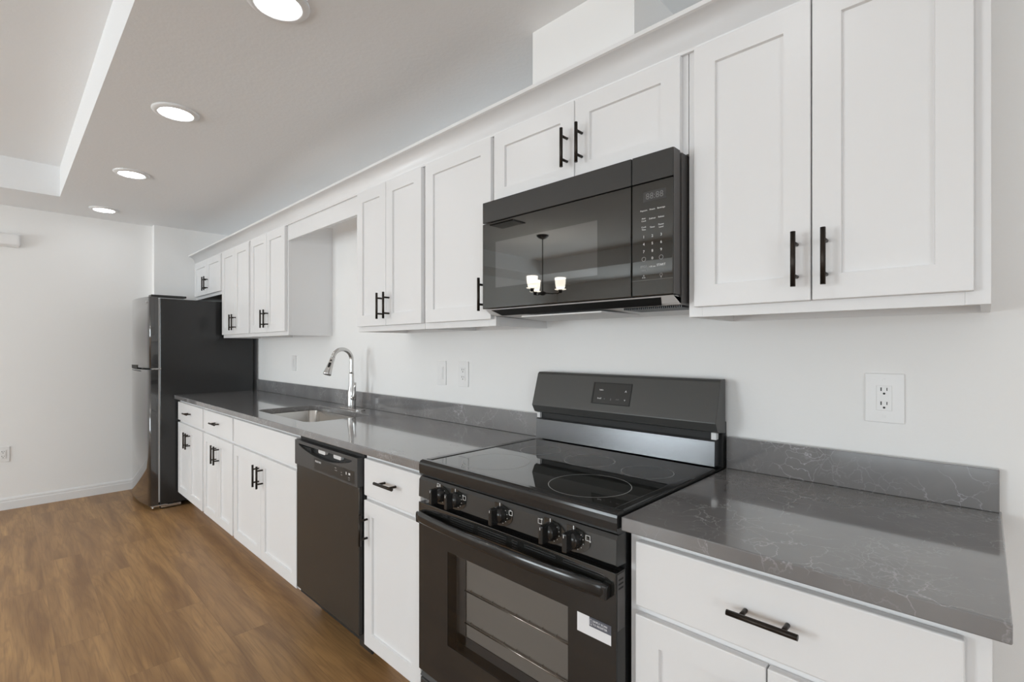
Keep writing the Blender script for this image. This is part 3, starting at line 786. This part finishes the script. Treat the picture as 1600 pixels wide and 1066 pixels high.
# ------------------------------------------------------------------ fridge
t = thing('refrigerator', (-5.155, -.40, 0), 'tall glossy black top-freezer fridge at the far end of the cabinets', 'refrigerator')
FX0, FX1 = -5.542, -4.778
q = B(); q.box(FX0, FX1, -.742, -.045, .035, 1.695, .006, 3); q.build('cabinet', M['fridge'], t)
for lx in (FX0 + .06, FX1 - .06):
    q = B(); q.cyl((lx, -.66, 0), (lx, -.66, .040), .02, n=14); q.cyl((lx, -.12, 0), (lx, -.12, .040), .02, n=14); q.build('foot', M['black'], t)
q = B(); q.box(FX0 + .012, FX1 - .003, -.752, -.742, .060, 1.690); q.build('gasket', M['gasket'], t)
def fdoor(z0, z1, name):
    pts = [(FX0 + .002, -.753)]
    N = 26
    for i in range(N + 1):
        u = i / N; x = FX0 + .002 + (FX1 - FX0 - .003) * u
        yy = -.806 - .040 * math.sin(PI * u) ** .8
        if i in (0, N): yy = -.800
        pts.append((x, yy))
    pts.append((FX1 - .001, -.753))
    q = B(); q.prism(pts, 'z', z0, z1, 0, False)
    for f in q.bm.faces:
        if abs(f.normal.z) < .5 and f.calc_center_median().y < -.802: f.smooth = True
    return q.build(name, M['fridgedoor'], t)
fz = fdoor(1.136, 1.705, 'freezer_door'); fr_ = fdoor(.040, 1.122, 'fridge_door')
def fstrip(u0, u1, out, z0, z1):
    f = [(FX0 + .002 + (FX1 - FX0 - .003) * u, -.806 - .040 * math.sin(PI * u) ** .8 - out) for u in [u0 + (u1 - u0) * i / 12 for i in range(13)]]
    q = B(); q.prism(f + [(p[0], p[1] + .03) for p in f[::-1]], 'z', z0, z1, 0); return q
fstrip(.09, .62, .0006, 1.1225, 1.150).build('recess_shade', M['black'], fz)  # black band on the door front stands for the shade inside the handle pocket
fstrip(.25, .75, .0008, 1.1095, 1.1125).build('handle_lip', M['black'], fr_)
q = B(); q.box(FX1 - .105, FX1 - .060, -.8215, -.8150, 1.660, 1.674, .001); q.build('badge', M['steel'], fz)
q = B(); q.box(FX1 - .10, FX1 - .0, -.800, -.560, 1.7055, 1.722, .004); q.build('hinge_cover', M['blackplastic'], t)
q = B(); q.box(FX1 - .05, FX1 + .001, -.790, -.735, 1.1235, 1.1345, .002); q.cyl((FX1 - .010, -.778, 1.118), (FX1 - .010, -.778, 1.140), .006, n=12); q.build('middle_hinge', M['steel'], t)
q = B(); q.box(FX1 - .055, FX1 + .003, -.800, -.700, .026, .038, .002); q.box(FX1 - .004, FX1 + .003, -.735, -.600, .012, .032, .002); q.cyl((FX1 - .012, -.785, .006), (FX1 - .012, -.785, .034), .009, n=14); q.build('bottom_hinge', M['steel'], t)
q = B(); q.box(FX0 + .02, FX1 - .02, -.735, -.70, .004, .034); q.build('base_grille', M['black'], t)

# ------------------------------------------------------------------ wall plates
def plate(name, x, z, w, h, label, kind, group=None, wall='back', y=0):
    t = thing(name, (x, 0, z) if wall == 'back' else (ROOM_X0, y, z), label, 'outlet' if kind == 'outlet' else 'switch', group)
    def P(q, a0, a1, d0, d1, z0, z1, bev=0):
        if wall == 'back': q.box(x + a0, x + a1, -d0, -d1, z + z0, z + z1, bev)
        else: q.box(ROOM_X0 + d0, ROOM_X0 + d1, y + a0, y + a1, z + z0, z + z1, bev)
    q = B(); P(q, -w / 2, w / 2, .0005, .0060, -h / 2, h / 2, .002); pl = q.build('cover_plate', M['plate'], t)
    q = B(); P(q, -.0165, .0165, .0055, .0085, -.033, .033, .001)
    if kind == 'switch':
        P(q, -.012, .012, .008, .0105, -.028, .028, .001); q.build('rocker', M['plate'], t)
    else:
        face = q.build('receptacle', M['plate'], t)
        q = B()
        for zc in (.0195, -.0175):
            P(q, -.0078, -.0052, .0080, .0088, zc - .001, zc + .0085); P(q, .0050, .0070, .0080, .0088, zc, zc + .0080)
            if wall == 'back': q.cyl((x, -.0080, z + zc - .0075), (x, -.0088, z + zc - .0075), .0028, n=14)
            else: q.cyl((ROOM_X0 + .0080, y, z + zc - .0075), (ROOM_X0 + .0088, y, z + zc - .0075), .0028, n=14)
        q.build('slots', M['slot'], face)
    q = B()
    for s_ in (-1, 1): P(q, -.003, .003, .0055, .0066, s_ * .0485 - .003, s_ * .0485 + .003, .0008)
    q.build('screw', M['plate'], t)
    return t
plate('power_outlet', -.193, 1.164, .084, .130, 'white double outlet on a wide plate above the right countertop', 'outlet')
plate('light_switch', -2.083, 1.164, .074, .128, 'white rocker switch on the wall between faucet and range, left of an outlet', 'switch')
plate('power_outlet', -1.905, 1.164, .076, .128, 'white double outlet on the wall right of the rocker switch, near the range', 'outlet')
plate('light_switch', -3.990, 1.175, .074, .122, 'faint white switch plate on the wall left of the faucet, near the fridge', 'switch')
plate('power_outlet', 0, .445, .074, .120, 'white outlet low on the end wall at the left edge of the photo', 'outlet', None, 'left', -1.612)

# chime box high on the end wall
t = thing('door_chime', (ROOM_X0, -1.61, 2.11), 'white plastic chime box high on the end wall at the left edge', 'door chime')
q = B(); q.box(ROOM_X0 + .0005, ROOM_X0 + .052, -1.735, -1.513, 2.114, 2.212, .018, 4); q.build('cover', M['plate'], t)
q = B(); q.box(ROOM_X0 + .0005, ROOM_X0 + .030, -1.725, -1.523, 2.108, 2.116, .002); q.build('base', M['plate'], t)

# ------------------------------------------------------------------ ceiling lights
def downlight(x, y, label, grp='recessed downlights along the kitchen ceiling'):
    t = thing('recessed_downlight', (x, y, CEIL), label, 'ceiling light', grp)
    q = B(); q.lathe([(.097, -.0005), (.097, -.004), (.093, -.009), (.076, -.013), (.070, -.011), (.070, -.001)], (x, y, CEIL), 48); q.build('trim_ring', M['trimwhite'], t)
    q = B(); q.lathe([(.0690, -.008), (.058, -.0125), (.035, -.015), (.0, -.016)], (x, y, CEIL), 48); q.build('diffuser', M['lens'], t)
for i, (x, y_) in enumerate(((-1.690, -.985), (-2.832, -1.035), (-4.036, -1.030), (-5.245, -1.035), (-.45, -.985))):
    lab = ['lit round downlight cut off by the top edge of the photo', 'lit round downlight next after the one at the top edge', 'lit round downlight third along the row towards the end wall',
           'lit round downlight nearest the end wall, smallest in view'][i] if i < 4 else 'lit round downlight further along the row, behind the viewer'
    downlight(x, y_, lab)

# chandelier and air grille of the dining end, mirrored in the microwave glass
CXh, CYh, CZh = -3.89, -3.70, TZ
t = thing('chandelier', (CXh, CYh, 1.95), 'dark bronze chandelier with lit frosted shades, seen mirrored in the microwave door', 'chandelier')
q = B(); q.lathe([(0, -.045), (.02, -.045), (.05, -.032), (.072, -.012), (.074, -.0005), (0, -.0005)], (CXh, CYh, CZh), 32); q.build('canopy', M['bronze'], t)
q = B(); q.cyl((CXh, CYh, 1.97), (CXh, CYh, CZh - .04), .0065, n=12); q.build('rod', M['bronze'], t)
q = B(); q.lathe([(0, -.03), (.02, -.028), (.05, -.012), (.055, 0), (.03, .014), (.012, .02), (0, .02)], (CXh, CYh, 1.965), 28); q.build('hub', M['bronze'], t)
base_a = math.degrees(math.atan2(-math.sin(math.radians(43.8)), math.cos(math.radians(43.8)))) 
for k in range(3):
    a = math.radians(base_a + 8 + 120 * k); ex, ey = CXh + .215 * math.cos(a), CYh + .215 * math.sin(a)
    q = B(); q.tube([(CXh + .04 * math.cos(a), CYh + .04 * math.sin(a), 1.962), (CXh + .12 * math.cos(a), CYh + .12 * math.sin(a), 1.955), (CXh + .19 * math.cos(a), CYh + .19 * math.sin(a), 1.960), (ex, ey, 1.975)], .007, 10)
    q.cyl((ex, ey, 1.962), (ex, ey, 2.012), .020, .026, 18); arm = q.build('arm', M['bronze'], t)
    q = B(); q.lathe([(0, 0), (.066, .003), (.070, .008), (.066, .009), (0, .006)], (ex, ey, 2.000), 28); q.build('glass_dish', M['shade'], t)
    q = B(); q.lathe([(.026, .012), (.046, .014), (.055, .035), (.062, .08), (.066, .145), (.063, .145), (.059, .08), (.050, .035), (.02, .02)], (ex, ey, 2.0), 28); q.build('glass_shade', M['shade'], t)
t = thing('air_grille', (-3.80, -3.0, TZ), 'grey slatted air grille in the ceiling, seen mirrored in the microwave door', 'air vent')
q = B(); q.box(-3.98, -3.62, -3.10, -2.90, TZ - .010, TZ - .0005, .003); q.build('frame', M['blackplastic'], t)
q = B()
for k in range(9): q.box(-3.96, -3.64, -3.088 + k * .021, -3.080 + k * .021, TZ - .014, TZ - .010)
q.build('slats', M['greymetal'], t)
